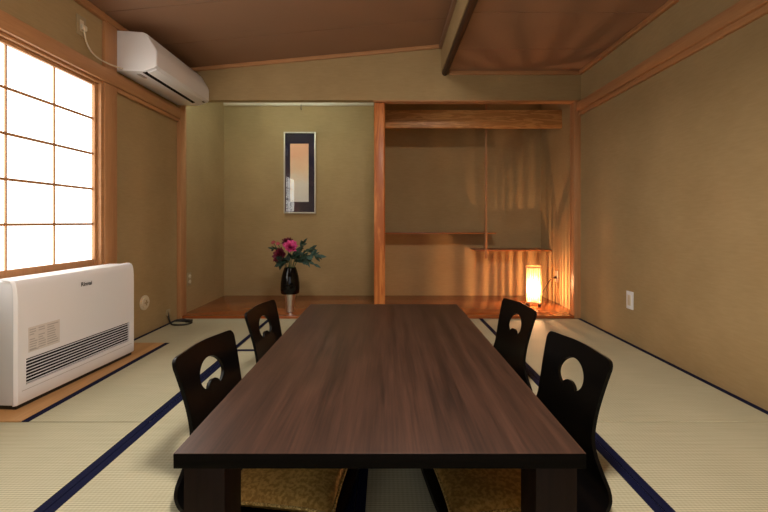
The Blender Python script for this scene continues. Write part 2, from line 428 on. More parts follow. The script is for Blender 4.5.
# ------------------------------------------------------------------ tatami mats
def mat_thing(x0, x1, y0, y1, weave, edges, label, cut=None, depth=0.04):
    t = thing('tatami_mat', label, 'tatami mat', ((x0+x1)/2, (y0+y1)/2, -depth-0.004), 'tatami mats on the floor')
    g = 0.0012
    hw = 0.032
    m = MB()
    if cut:
        cx, cy, mode = cut          # a notch at the left, y below cy (or the full length)
        poly = [(cx, y0+g), (x1-g, y0+g), (x1-g, y1-g), (x0+g, y1-g), (x0+g, cy), (cx, cy)]
        m.prism(poly, 'Z', -depth, 0.0)
    else:
        m.box(x0+g, x1-g, y0+g, y1-g, -depth, 0.0, 0.003, 1)
    m.build('mat_surface', weave, t, smooth=0)
    for e in edges:
        h = MB()
        if e == 'R': h.box(x1-hw, x1-g, y0+g, y1-g, -0.002, 0.0016, 0.0008, 1)
        if e == 'L': h.box(x0+g, x0+hw, y0+g, y1-g, -0.002, 0.0016, 0.0008, 1)
        if e == 'N': h.box(x0+g, x1-g, y0+g, y0+hw, -0.002, 0.0016, 0.0008, 1)
        if e == 'F': h.box(x0+g, x1-g, y1-hw, y1-g, -0.002, 0.0016, 0.0008, 1)
        if e == 'CN': h.box(cut[0]+g, cut[0]+0.034, y0+g, cut[1], -0.002, 0.0016, 0.0008, 1)
        if e == 'CF': h.box(x0+g, x0+0.028, cut[1]+0.0, y1-g, -0.002, 0.0016, 0.0008, 1)
        h.build('border', M['heri'], t)
    return t
XA, XB = -1.015, 0.828
Y1, Y2, Y3 = 2.607, 1.683, 0.80
XBRD = -1.572
mat_thing(XL, XA, Y2, YF, M['tatx'], ['R', 'CN', 'CF'], 'tatami mat along the left wall reaching the alcove, beside the heater board', cut=(XBRD, 2.78, 1))
mat_thing(XL, XA, -0.14, Y2, M['tatx'], ['R', 'L'], 'tatami mat in the left foreground in front of the white heater')
mat_thing(XB, XR, Y2, YF, M['tatx'], ['L', 'R'], 'tatami mat along the right wall reaching the alcove below the switch plate')
mat_thing(XB, XR, -0.14, Y2, M['tatx'], ['L', 'R'], 'tatami mat in the right foreground along the right wall')
XM = (XA+XB)/2
mat_thing(XA, XB, Y1, YF, M['taty'], ['N'], 'crosswise tatami mat beyond the table, directly before the alcove')
mat_thing(XA, XM, Y3, Y1, M['tatx'], ['L', 'R'], 'lengthwise tatami mat under the left half of the table and the left chairs')
mat_thing(XM, XB, Y3, Y1, M['tatx'], ['L', 'R'], 'lengthwise tatami mat under the right half of the table and the right chairs')
mat_thing(XA, XB, -0.14, Y3, M['taty'], ['F', 'N'], 'crosswise tatami mat at the viewer side of the table, before its near end')
# remaining floor behind the camera
struct(MB().box(XL, XR, YR, -0.142, -0.045, 0.0).build('floor_rear', M['tatx'], smooth=0), 'rear strip of matting behind the table', 'floor')
# board under the heater
tag(MB().box(XL+0.002, XBRD-0.001, Y2+0.002, 2.779, -0.044, 0.003, 0.002, 1).build('floor_board', M['board']), 'narrow tan wooden floor board beneath the white heater', 'floor board')

# ------------------------------------------------------------------ table
TX0, TX1, TY0, TY1, TZ = -0.464, 0.437, 0.851, 2.40, 0.3560
tb = thing('low_table', 'long low dark walnut dining table in the middle of the room', 'table', ((TX0+TX1)/2, (TY0+TY1)/2, 0.0))
m = MB(); m.box(TX0, TX1, TY0, TY1, TZ-0.034, TZ, 0.0025, 2)
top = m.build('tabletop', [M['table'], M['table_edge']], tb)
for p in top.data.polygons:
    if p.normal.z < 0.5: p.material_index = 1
lw, ld = 0.092, 0.100
for sx in (0, 1):
    for sy in (0, 1):
        x0 = TX0+0.012 if sx == 0 else TX1-0.010-lw
        y0, dd = (TY0+0.022, ld) if sy == 0 else (TY1-0.002-0.072, 0.072)
        MB().box(x0, x0+lw, y0, y0+dd, 0.0022, TZ-0.034, 0.002, 2).build('leg', M['table_leg'], tb)
for xa in (TX0+0.03, TX1-0.055):
    MB().box(xa, xa+0.025, TY0+0.022+ld, TY1-0.074, TZ-0.09, TZ-0.034, 0.002).build('apron', M['table_leg'], tb)

# ------------------------------------------------------------------ legless chairs (zaisu)
def zaisu_profile():
    lean = math.radians(11.5)
    r = 0.075; zs = 0.0095
    corner = Vector((-0.256, zs)); bd = Vector((-math.sin(lean), math.cos(lean)))
    turn = PI/2-lean; tl = r*math.tan(turn/2)
    s1 = 0.245-(corner.x+tl)          # seat length
    s2 = s1+r*turn
    topz = 0.425
    L3 = (topz-zs)/bd.y-tl
    ctr = Vector((corner.x+tl, zs+r))
    def f(s):
        if s <= s1:
            u = 0.245-s; z = zs+0.010*max(0, (0.06-s)/0.06)**2
            return u, z
        if s <= s2:
            a = (s-s1)/r
            return ctr.x-r*math.sin(a), ctr.y-r*math.cos(a)
        p = corner+bd*(tl+s-s2)
        q = (s-s2)/L3
        return p.x+0.012*math.sin(PI*q), p.y      # a slight bow in the back
    return f, s1, s2, s2+L3
PF, S1, S2, S3 = zaisu_profile()
def smooth_pts(ctrl, n=6):
    out = []
    P = [ctrl[0]]+list(ctrl)+[ctrl[-1]]
    for i in range(1, len(P)-2):
        p0, p1, p2, p3 = P[i-1], P[i], P[i+1], P[i+2]
        for k in range(n):
            t = k/n
            out.append(tuple(0.5*((2*p1[j])+(-p0[j]+p2[j])*t+(2*p0[j]-5*p1[j]+4*p2[j]-p3[j])*t*t+(-p0[j]+3*p1[j]-3*p2[j]+p3[j])*t**3) for j in (0, 1)))
    out.append(tuple(ctrl[-1])); return out
def zaisu_sheet(lo, hi, th=0.012):
    right = [(0.0, 0.0), (0.0, 0.12), (0.003, 0.19), (0.016, 0.240), (0.05, 0.258), (0.14, 0.268), (0.28, 0.276), (0.36, 0.278),
             (S1, 0.277), (S1+0.05, 0.270), (S2-0.01, 0.250), (S2+0.03, 0.214), (S2+0.07, 0.180), (S2+0.115, 0.164), (S2+0.18, 0.164), (S2+0.25, 0.171), (S3-0.055, 0.178),
             (S3-0.034, 0.180), (S3-0.018, 0.175), (S3-0.008, 0.158), (S3-0.004, 0.10), (S3, 0.04), (S3+0.001, 0.0)]
    r = smooth_pts(right, 5)
    pts = r+[(s, -v) for s, v in r[-2:0:-1]]
    hole = []
    hs, a, b = S3-0.114, 0.072, 0.055
    bc, br = -0.062, 0.039
    n = 140
    for i in range(n):
        t = -PI/2+2*PI*(i+0.5)/n
        v, s = a*math.cos(t)*(1-0.10*math.sin(t)), b*math.sin(t)
        d = math.hypot(v, s-bc)
        if d < br:
            ang = math.atan2(s-bc, v)
            hole.append((hs+bc+br*math.sin(ang), br*math.cos(ang)))
        else: hole.append((hs+s, v))
    bm = bmesh.new()
    for loop in (pts, hole):
        vs = [bm.verts.new((p[0], p[1], 0)) for p in loop]
        for i in range(len(vs)): bm.edges.new((vs[i], vs[(i+1) % len(vs)]))
    bmesh.ops.triangle_fill(bm, use_beauty=True, use_dissolve=False, edges=bm.edges[:])
    cuts = [lo, hi]+[S1+(S2-S1)*i/14 for i in range(-1, 16)]+[0.02*i for i in range(0, 5)]+[S2+(S3-S2)*i/12 for i in range(1, 12)]+[S1*i/5 for i in range(1, 5)]
    for c in cuts:
        bmesh.ops.bisect_plane(bm, geom=bm.verts[:]+bm.edges[:]+bm.faces[:], dist=1e-6, plane_co=(c, 0, 0), plane_no=(1, 0, 0))
    for c in [-0.2+0.04*i for i in range(11)]:
        bmesh.ops.bisect_plane(bm, geom=bm.verts[:]+bm.edges[:]+bm.faces[:], dist=1e-6, plane_co=(0, c, 0), plane_no=(0, 1, 0))
    kill = [f for f in bm.faces if not (lo <= f.calc_center_median().x <= hi)]
    bmesh.ops.delete(bm, geom=kill, context='FACES')
    loose = [v for v in bm.verts if not v.link_faces]
    bmesh.ops.delete(bm, geom=loose, context='VERTS')
    for v in bm.verts:
        s, w = v.co.x, v.co.y
        u, z = PF(s)
        e = 1e-3
        u2, z2 = PF(s+e); nx, nz = (z2-z), -(u2-u)       # normal of the profile
        l = math.hypot(nx, nz); nx /= l; nz /= l
        k = 0.0
        if s > S2-0.03:                                     # the back hollows gently across its width
            k = 0.35*w*w*min(1, (s-S2+0.03)/0.12)
        v.co = Vector((u+nx*k, w, z+nz*k))
    bmesh.ops.recalc_face_normals(bm, faces=bm.faces)
    bm.normal_update()
    up = sum((f.normal.x*0.5+f.normal.z) for f in bm.faces)
    if up < 0: bmesh.ops.reverse_faces(bm, faces=bm.faces)
    bm.normal_update()
    faces = bm.faces[:]; off = {}
    for v in bm.verts: off[v] = v.normal.copy()
    top = {v: bm.verts.new(v.co+off[v]*th/2) for v in list(off)}
    bot = {v: bm.verts.new(v.co-off[v]*th/2) for v in list(off)}
    bedges = [e for e in bm.edges if len(e.link_faces) == 1]
    new = []
    for f in faces:
        new.append(bm.faces.new([top[v] for v in f.verts])); new.append(bm.faces.new([bot[v] for v in reversed(f.verts)]))
    for e in bedges:
        a_, b_ = e.verts
        new.append(bm.faces.new((top[a_], top[b_], bot[b_], bot[a_])))
    bmesh.ops.delete(bm, geom=list(off), context='VERTS')
    bmesh.ops.recalc_face_normals(bm, faces=bm.faces)
    M_ = MB(); M_.bm.free(); M_.bm = bm
    return M_
SPLIT = S1+0.045
def make_zaisu(label):
    t = thing('legless_chair', label, 'chair', (0, 0, 0), 'black legless floor chairs around the table')
    zaisu_sheet(-0.1, SPLIT).build('seat', M['lacquer'], t, origin=(0, 0, 0), smooth=40, recalc=False)
    zaisu_sheet(SPLIT, 2).build('backrest', M['lacquer'], t, origin=(0, 0, 0), smooth=40, recalc=False)
    return t
def make_cushion(label):
    t = thing('floor_cushion', label, 'cushion', (0, 0, 0), 'gold brocade cushions on the floor chairs')
    m = MB(); N = 22; a0, a1, w = -0.130, 0.222, 0.272
    def shape(i, j, topside):
        p = -1+2*i/N; q = -1+2*j/N
        sq = 1-0.06*(1-abs(p)**3)*abs(q)**8
        tq = 1-0.06*(1-abs(q)**3)*abs(p)**8
        u = (a0+a1)/2+(a1-a0)/2*p*tq; v = w*q*sq
        e = (max(0, 1-abs(p)**3.5)*max(0, 1-abs(q)**3.5))**0.45
        z = 0.046+0.030*e if topside else 0.046-0.027*min(1, e*1.5)
        return (u, v, z)
    T = [[m.bm.verts.new(shape(i, j, True)) for j in range(N+1)] for i in range(N+1)]
    B = [[T[i][j] if i in (0, N) or j in (0, N) else m.bm.verts.new(shape(i, j, False)) for j in range(N+1)] for i in range(N+1)]
    for i in range(N):
        for j in range(N):
            m.bm.faces.new((T[i][j], T[i+1][j], T[i+1][j+1], T[i][j+1]))
            m.bm.faces.new((B[i][j], B[i][j+1], B[i+1][j+1], B[i+1][j]))
    rim = [tuple(T[i][0].co) for i in range(N)]+[tuple(T[N][j].co) for j in range(N)]+[tuple(T[i][N].co) for i in range(N, 0, -1)]+[tuple(T[0][j].co) for j in range(N, 0, -1)]
    body = m.build('cushion_cover', M['brocade'], t, origin=(0, 0, 0), smooth=60)
    MB().tube(rim, 0.0045, 8, closed=True).build('piping', M['piping'], body, origin=(0, 0, 0), smooth=60)
    return t
TOPU = -0.338
def place(o, near, far, side):
    n, f = Vector(near), Vector(far)
    mid = (n+f)/2
    d = (f-n).normalized()
    fw = Vector((d.y, -d.x)) if side < 0 else Vector((-d.y, d.x))     # forward: towards the table
    o.rotation_euler = (0, 0, math.atan2(fw.y, fw.x))
    p = mid-fw*TOPU
    o.location = (p.x, p.y, 0.0022)
spots = [((-0.692, 1.232), (-0.642, 1.612), -1, 'black legless floor chair at the near left of the table, before the heater', 'gold brocade cushion on the near left chair, seen under the table'),
         ((0.722, 1.240), (0.676, 1.575), 1, 'black legless floor chair at the near right of the table, largest of the chairs', 'gold brocade cushion on the near right chair, seen under the table'),
         ((-0.684, 1.862), (-0.648, 2.222), -1, 'black legless floor chair at the far left of the table, towards the vase', 'gold brocade cushion on the far left chair, tucked under the table'),
         ((0.740, 1.955), (0.701, 2.221), 1, 'black legless floor chair at the far right of the table, towards the lamp', 'gold brocade cushion on the far right chair, tucked under the table')]
ch0 = make_zaisu(spots[0][3]); cu0 = make_cushion(spots[0][4])
for i, (n, f, sd, l1, l2) in enumerate(spots):
    c = ch0 if i == 0 else copy_tree(ch0)
    k = cu0 if i == 0 else copy_tree(cu0)
    place(c, n, f, sd); place(k, n, f, sd)
    c['label'] = l1; k['label'] = l2

# ------------------------------------------------------------------ heater
hx, hy = -1.676, 1.768
ht = thing('gas_heater', 'white gas fan heater standing against the wall below the shoji window', 'heater', (hx, hy, 0.0032))
W, D, HH = 0.775, 0.150, 0.592          # width along +y, depth towards -x
def hm(): return MB()
def hb(m, name, mat, parent=ht, **k): return m.build(name, mat, parent, origin=tuple(wloc(ht)), **k)
ox, oy, oz = hx, hy, 0.0032
# body
m = hm(); m.prism([(ox-0.014, oz+0.022), (ox-0.014, oz+0.55), (ox-0.022, oz+0.575), (ox-0.045, oz+HH-0.008), (ox-D, oz+HH-0.006), (ox-D, oz+0.022)], 'Y', oy+0.004, oy+W-0.004, 0.004)
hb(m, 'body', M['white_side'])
# front panel with grille opening
prof = [(-0.004, 0.020), (0.0, 0.026), (0.0, 0.075), (0.0, 0.100), (0.0, 0.220), (0.0, 0.36), (0.0, 0.46), (-0.001, 0.52), (-0.004, 0.555), (-0.009, 0.575), (-0.017, 0.587), (-0.028, 0.591), (-0.052, HH)]
ycut = [0.0, 0.010, 0.050, 0.725, 0.765, W]
bm = bmesh.new(); V = {}
for i, (px, pz) in enumerate(prof):
    for j, yv in enumerate(ycut):
        rx = -0.010 if j in (0, len(ycut)-1) else 0.0
        V[i, j] = bm.verts.new((ox+px+rx, oy+yv, oz+pz))
for i in range(len(prof)-1):
    for j in range(len(ycut)-1):
        if i == 3 and j == 2: continue
        bm.faces.new((V[i, j], V[i, j+1], V[i+1, j+1], V[i+1, j]))
for f in bm.faces:
    f.normal_update()
if sum(f.normal.x for f in bm.faces) < 0: bmesh.ops.reverse_faces(bm, faces=bm.faces)
bmesh.ops.solidify(bm, geom=bm.faces[:], thickness=0.012)
m = hm(); m.bm.free(); m.bm = bm
hb(m, 'front_panel', M['white'], smooth=35)
# grille
m = hm(); m.box(ox-0.0135, ox-0.0118, oy+0.046, oy+0.73, oz+0.097, oz+0.223)
gr = hb(m, 'grille', M['darkslit'])
m = hm()
for k in range(8):
    zz = oz+0.1085+k*0.0147
    m.prism([(ox-0.0070, zz-0.0008), (ox-0.0010, zz-0.0022), (ox-0.0010, zz-0.0002), (ox-0.0070, zz+0.0008)], 'Y', oy+0.049, oy+0.726)
hb(m, 'louvre', M['white'], gr)
m = hm(); m.box(ox+0.0002, ox+0.001, oy+0.03, oy+0.745, oz+0.0775, oz+0.0795)
hb(m, 'seam', M['grey'])
m = hm(); m.box(ox-D+0.01, ox-0.012, oy+0.015, oy+W-0.015, oz, oz+0.022, 0.002)
hb(m, 'base', M['black'])
m = hm(); m.box(ox-0.13, ox-0.058, oy+0.05, oy+W-0.05, oz+HH-0.006, oz+HH-0.001, 0.002)
hb(m, 'control_lid', M['white'])
# sticker
m = hm(); m.box(ox, ox+0.0008, oy+0.060, oy+0.225, oz+0.245, oz+0.362)
st = hb(m, 'sticker', plain('sticker_silver', (216, 210, 204), 0.5))
m = hm(); rr = random.Random(3)
for cidx, (c0, c1) in enumerate(((0.066, 0.105), (0.110, 0.150), (0.156, 0.218))):
    for k in range(9):
        z_ = oz+0.352-k*0.0115
        if rr.random() < 0.12: continue
        e = c0+(c1-c0)*(0.55+0.45*rr.random())
        m.box(ox+0.0008, ox+0.0012, oy+c0, oy+e, z_-0.0046, z_)
m.box(ox+0.0008, ox+0.0013, oy+0.066, oy+0.11, oz+0.251, oz+0.2555)
hb(m, 'print', M['grey'], st)
# logo lettering
cu = bpy.data.curves.new('lettering', 'FONT'); cu.body = 'Rinnai'; cu.size = 0.030; cu.extrude = 0.0006; cu.align_x = 'CENTER'; cu.offset = 0.0006
to = bpy.data.objects.new('lettering', cu); C.objects.link(to)
bpy.context.view_layer.update()
me = bpy.data.meshes.new_from_object(to.evaluated_get(bpy.context.evaluated_depsgraph_get()))
bpy.data.objects.remove(to)
me.transform(Matrix(((0, 0, 1, 0.0004), (1, 0, 0, 0.392), (0, 1, 0, 0.507), (0, 0, 0, 1))))
me.materials.clear(); me.materials.append(M['ink'])
lo = bpy.data.objects.new('lettering', me); C.objects.link(lo); lo.parent = ht
ht.rotation_euler = (0, 0, -math.atan2(0.044, 0.775))

# ------------------------------------------------------------------ air conditioner
AY0, AY1 = 2.662, 3.455
ac = thing('air_conditioner', 'white wall-mounted air conditioner high on the left wall beside the alcove', 'air conditioner', (XL, AY0, 1.885))
prof = [(XL+0.004, 2.166), (-1.655, 2.154), (-1.630, 2.142), (-1.573, 2.042), (-1.565, 2.018), (-1.565, 1.925), (-1.575, 1.914), (-1.655, 1.887), (XL+0.004, 1.892)]
MB().prism(prof, 'Y', AY0, AY1, 0.004).build('casing', M['white'], ac)
# front panel, sits just proud of the casing
nrm = [(-1.6325, 2.1440), (-1.5700, 2.0430), (-1.5620, 2.0180), (-1.5620, 1.9240)]
MB().prism(nrm+[(x-0.004, z-0.001) for x, z in nrm[::-1]], 'Y', AY0+0.006, AY1-0.006).build('front_panel', plain('white_gloss_panel', (236, 234, 234), 0.38, spec=0.4), ac)
MB().prism([(-1.668, 1.8875), (-1.640, 1.8935), (-1.640, 1.8900), (-1.668, 1.8840)], 'Y', AY0+0.02, AY1-0.085).build('air_outlet', M['darkslit'], ac)
MB().prism([(-1.641, 1.8920), (-1.579, 1.9125), (-1.578, 1.9085), (-1.638, 1.8865)], 'Y', AY0+0.03, AY1-0.075, 0.001).build('flap', M['white'], ac)
m = MB(); m.box(-1.73, -1.705, AY0+0.05, AY0+0.13, 1.8845, 1.8905, 0.001)
m.build('grip', M['grey'], ac)
m = MB(); m.box(XL+0.002, XL+0.012, AY0-0.012, AY1, 1.90, 2.165, 0.002)
m.build('mounting_plate', M['ivory'], ac)
MB().box(-1.600, -1.585, AY1-0.06, AY1-0.03, 1.903, 1.909, 0.001).build('indicator', M['ink'], ac)
# power cord + plug
def atx(px, py, x): 
    d = (x)*391/(px-386); return Vector((x, d, 0.86+(222-py)*d/391))
pp = [atx(84, 28, XL+0.035), atx(84.5, 33, XL+0.03), atx(86.5, 42, XL+0.028), atx(91, 51, XL+0.04), atx(98, 58, XL+0.045), atx(107, 63, XL+0.045), atx(114.5, 66.0, XL+0.045), Vector((XL+0.06, AY0+0.012, 1.905))]
pp2 = []
for i in range(len(pp)-1):
    p0, p1, p2, p3 = pp[max(i-1, 0)], pp[i], pp[i+1], pp[min(i+2, len(pp)-1)]
    for k in range(6):
        t = k/6
        pp2.append(0.5*((2*p1)+(-p0+p2)*t+(2*p0-5*p1+4*p2-p3)*t*t+(-p0+3*p1-3*p2+p3)*t**3))
pp2.append(pp[-1])
cord = MB().tube(pp2, 0.0046, 8).build('power_cord', M['ivory'], ac, smooth=60)
pc = atx(82.5, 28, XL+0.016)
m = MB(); m.box(XL+0.0105, XL+0.034, pc.y-0.019, pc.y+0.019, pc.z-0.016, pc.z+0.016, 0.006, 3)
m.build('plug', M['ivory'], cord)
q = atx(80.5, 26, XL)
m = MB(); m.box(XL, XL+0.008, q.y-0.036, q.y+0.036, q.z-0.06, q.z+0.06, 0.003)
op = thing('wall_outlet', 'beige outlet plate above the window with the air conditioner plug', 'wall outlet', (XL, q.y, q.z-0.06))
m.build('cover_plate', M['beige'], op)
m = MB(); m.box(XL+0.006, XL+0.010, q.y-0.015, q.y+0.015, q.z-0.034, q.z+0.034, 0.001)
m.build('socket', M['ivory'], op)

# ------------------------------------------------------------------ small wall fittings
# switch plate on right wall
t = thing('wall_outlet', 'white rectangular outlet plate low on the right wall', 'wall outlet', (XR, 2.775, 0.24))
MB().box(XR-0.008, XR, 2.738, 2.812, 0.242, 0.368, 0.003).build('cover_plate', M['white'], t)
MB().box(XR-0.011, XR-0.007, 2.758, 2.792, 0.268, 0.342, 0.0015).build('socket', M['ivory'], t)
# double outlet in the left alcove
t = thing('wall_outlet', 'small double outlet on the left alcove side wall, beside the corner post', 'wall outlet', (XL, 3.67, 0.27))
MB().box(XL, XL+0.006, 3.634, 3.706, 0.265, 0.385, 0.002).build('cover_plate', M['beige'], t)
for zz in (0.300, 0.350):
    m = MB(); m.tube([(XL+0.004, 3.67, zz), (XL+0.014, 3.67, zz)], 0.017, 18); m.build('socket', M['ivory'], t)
# round vent plug
t = thing('wall_vent', 'round white vent cap low on the left wall right of the heater', 'vent', (XL, 2.99, 0.185))
def disc(x0, x1, cy, cz, r, seg=32):
    m = MB(); m.tube([(x0, cy, cz), (x1, cy, cz)], r, seg); return m
disc(XL, XL+0.008, 2.99, 0.243, 0.056).build('flange', M['ivory'], t)
disc(XL+0.008, XL+0.016, 2.99, 0.243, 0.040).build('cap', M['ivory'], t)
m = MB(); m.box(XL+0.016, XL+0.022, 2.984, 2.996, 0.222, 0.264, 0.002); m.box(XL+0.016, XL+0.022, 2.969, 3.011, 0.237, 0.249, 0.002)
m.build('grip', M['beige'], t)
# loose black cord
def spl(pts, n=8):
    out = []; P = [Vector(p) for p in pts]
    for i in range(len(P)-1):
        p0, p1, p2, p3 = P[max(i-1, 0)], P[i], P[i+1], P[min(i+2, len(P)-1)]
        for k in range(n):
            t = k/n
            out.append(0.5*((2*p1)+(-p0+p2)*t+(2*p0-5*p1+4*p2-p3)*t*t+(-p0+3*p1-3*p2+p3)*t**3))
    out.append(P[-1]); return out
cpts = [(-1.844, 3.31, 0.10), (-1.835, 3.30, 0.06), (-1.80, 3.27, 0.012), (-1.74, 3.235, 0.0085), (-1.665, 3.25, 0.0085), (-1.645, 3.31, 0.0085), (-1.69, 3.345, 0.010), (-1.76, 3.33, 0.018), (-1.79, 3.30, 0.024), (-1.74, 3.335, 0.030), (-1.69, 3.36, 0.012)]
t = thing('black_cord', 'loose black cord coiled on the mat by the left corner post', 'cord', (-1.74, 3.28, 0.0015))
MB().tube(spl(cpts), 0.0068, 8).build('cord', M['black'], t, smooth=60)
m = MB(); m.box(XL+0.0005, XL+0.012, 3.285, 3.335, 0.07, 0.12, 0.003); m.build('inlet_plate', M['beige'], t)
m = MB(); m.box(-1.715, -1.665, 3.335, 3.372, 0.002, 0.024, 0.005); m.build('plug', M['black'], t)

# ------------------------------------------------------------------ staggered shelf
t = thing('staggered_shelf', 'pair of thin staggered wooden shelves with hanging post in the right alcove', 'shelf', (0.9, 4.3, 0.56))
MB().box(-0.03, 1.175, 4.17, YB, 0.732, 0.746, 0.002).build('shelf_board', M['shelf'], t)
MB().box(0.965, 1.77, 4.175, YB, 0.548, 0.562, 0.002).build('shelf_board', M['shelf'], t)
MB().box(1.055, 1.075, 4.148, 4.168, 0.47, 2.36, 0.002).build('hanging_post', M['trim_z'], t)
MB().box(1.055, 1.075, 4.17, 4.19, 0.562, 0.732, 0.001).build('strut', M['trim_z'], t)

# ------------------------------------------------------------------ picture on alcove wall
px0, px1, pz0, pz1 = -1.163, -0.800, 0.958, 1.884
t = thing('framed_picture', 'framed narrow calligraphy picture with dark mat on the left alcove wall', 'picture', ((px0+px1)/2, YB, pz0))
m = MB(); fw = 0.014
m.box(px0, px0+fw, YB-0.03, YB-0.002, pz0, pz1, 0.002); m.box(px1-fw, px1, YB-0.03, YB-0.002, pz0, pz1, 0.002)
m.box(px0+fw, px1-fw, YB-0.03, YB-0.002, pz0, pz0+fw, 0.002); m.box(px0+fw, px1-fw, YB-0.03, YB-0.002, pz1-fw, pz1, 0.002)
m.build('frame', plain('silver_frame', (206, 200, 186), 0.35, metal=0.3), t)
MB().box(px0+fw, px1-fw, YB-0.012, YB-0.004, pz0+fw, pz1-fw).build('mat_board', cloth_mat('navy_mat', (34, 34, 58), (44, 44, 70), 200, 0.8), t)
def art():
    m, nt, b = new_mat('pale_paper_art')
    tc = nt.nodes.new('ShaderNodeTexCoord'); sp = nt.nodes.new('ShaderNodeSeparateXYZ')
    nt.links.new(tc.outputs['Generated'], sp.inputs[0])
    n = nt.nodes.new('ShaderNodeTexNoise'); n.inputs['Scale'].default_value = 9; n.inputs['Detail'].default_value = 6
    nt.links.new(tc.outputs['Object'], n.inputs['Vector'])
    ad = nt.nodes.new('ShaderNodeMath'); ad.operation = 'MULTIPLY_ADD'; ad.inputs[1].default_value = 0.35
    nt.links.new(n.outputs['Fac'], ad.inputs[0]); nt.links.new(sp.outputs['Z'], ad.inputs[2])
    cr = nt.nodes.new('ShaderNodeValToRGB'); e = cr.color_ramp.elements
    e[0].position = 0.15; e[0].color = lin((232, 232, 228)); e[1].position = 1.1 if False else 1.0; e[1].color = lin((250, 196, 158))
    x = e.new(0.5); x.color = lin((248, 240, 226)); x = e.new(0.72); x.color = lin((250, 218, 184))
    nt.links.new(ad.outputs[0], cr.inputs['Fac']); nt.links.new(cr.outputs['Color'], b.inputs['Base Color'])
    b.inputs['Roughness'].default_value = 0.8
    return m
MB().box(-1.092, -0.882, YB-0.014, YB-0.0122, 1.09, 1.752).build('paper_sheet', art(), t)
MB().box(px0+fw, px1-fw, YB-0.022, YB-0.020, pz0+fw, pz1-fw).build('glass', M['glass'], t)
hk = MB(); hk.tube([(-0.965, YB-0.024, 2.195), (-0.965, YB-0.030, 2.15), (-0.965, YB-0.022, 2.135), (-0.965, YB-0.012, 2.145)], 0.004, 8)
tag(hk.build('picture_hook', M['ink'], smooth=60), 'small dark hook hanging from the pale picture rail', 'hook')

# ------------------------------------------------------------------ alcove strip light behind the hanging wall
t = thing('strip_light', 'fluorescent strip light tucked behind the hanging wall over the left alcove', 'light', (-1.05, 3.60, 2.2))
MB().box(-1.60, -0.45, 3.56, 3.63, 2.30, 2.36, 0.003).build('housing', M['white'], t)
MB().tube([(-1.57, 3.595, 2.285), (-0.48, 3.595, 2.285)], 0.014, 14).build('tube', M['tube'], t, smooth=60)

# ------------------------------------------------------------------ round ceiling light (above the frame)
CX, CY = 0.22, 0.60
t = thing('ceiling_light', 'round ceiling light mounted on the sloped ceiling above the table', 'light', (CX, CY, 2.28))
MB().lathe([(0.0, zc(CX)+0.012), (0.17, zc(CX)+0.012), (0.17, zc(CX)-0.03), (0.0, zc(CX)-0.03)], CX, CY).build('base', M['white'], t, smooth=40)
MB().lathe([(0.0, zc(CX)-0.03), (0.19, zc(CX)-0.03), (0.20, zc(CX)-0.04), (0.19, zc(CX)-0.065), (0.15, zc(CX)-0.078), (0.0, zc(CX)-0.085)], CX, CY).build('diffuser', M['ceil_lamp'], t, smooth=50)

# ------------------------------------------------------------------ vase and flowers
VX, VY, VZ = -0.896, 3.655, 0.0215
t = thing('flower_vase', 'glossy black vase on a silver tapered foot standing on the alcove floor', 'vase', (VX, VY, VZ))
foot = [(0.0, VZ), (0.036, VZ), (0.038, VZ+0.004), (0.036, VZ+0.012), (0.038, VZ+0.05), (0.045, VZ+0.12), (0.054, VZ+0.172), (0.0, VZ+0.172)]
MB().lathe(foot, VX, VY).build('foot', M['chrome'], t, smooth=50)
z0v = VZ+0.172
bod = [(0.0, z0v), (0.078, z0v), (0.084, z0v+0.006), (0.088, z0v+0.05), (0.086, z0v+0.10), (0.078, z0v+0.16), (0.066, z0v+0.205), (0.056, z0v+0.235), (0.054, z0v+0.242), (0.050, z0v+0.242), (0.050, z0v+0.225), (0.060, z0v+0.19), (0.0, z0v+0.17)]
MB().lathe(bod, VX, VY).build('vase_body', M['vaseblack'], t, smooth=50)
RIM = z0v+0.242
def petal_mat(name, c1, c2):
    m, nt, b = new_mat(name)
    tc = nt.nodes.new('ShaderNodeTexCoord'); n = nt.nodes.new('ShaderNodeTexNoise'); n.inputs['Scale'].default_value = 40
    nt.links.new(tc.outputs['Object'], n.inputs['Vector'])
    cr = nt.nodes.new('ShaderNodeValToRGB'); cr.color_ramp.elements[0].position = 0.35; cr.color_ramp.elements[0].color = lin(c1)
    cr.color_ramp.elements[1].position = 0.65; cr.color_ramp.elements[1].color = lin(c2)
    nt.links.new(n.outputs['Fac'], cr.inputs['Fac']); nt.links.new(cr.outputs['Color'], b.inputs['Base Color'])
    b.inputs['Roughness'].default_value = 0.6
    b.inputs['Subsurface Weight'].default_value = 0.0
    return m
M['magenta'] = petal_mat('magenta_petals', (190, 40, 112), (240, 100, 165))
M['crimson'] = petal_mat('crimson_petals', (84, 12, 34), (122, 20, 50))
M['palepink'] = petal_mat('pale_pink_petals', (160, 62, 72), (196, 96, 100))
M['leaf'] = petal_mat('dark_leaves', (18, 40, 28), (38, 64, 48))
M['leaf2'] = petal_mat('blue_green_leaves', (38, 66, 58), (64, 94, 84))
M['stem'] = plain('green_stem', (60, 84, 50), 0.6)
def petal(bm, base, dirv, nrm, L, Wd, cup):
    """a cupped leaf shape from base along dirv, its face towards nrm"""
    d = dirv.normalized(); s = d.cross(nrm).normalized(); n = s.cross(d)
    A = 6; rows = []
    for i in range(A+1):
        t_ = i/A
        w = Wd*math.sin(PI*min(1, 0.08+0.92*t_)**0.75)*0.5 if i < A else 0.0
        c = base+d*L*t_+n*cup*L*(t_*t_)
        row = []
        for k in (-1, 0, 1): row.append(bm.verts.new(c+s*w*k+n*(0.18*w*abs(k))))
        rows.append(row)
    for a, b in zip(rows, rows[1:]):
        for k in (0, 1): bm.faces.new((a[k], a[k+1], b[k+1], b[k]))
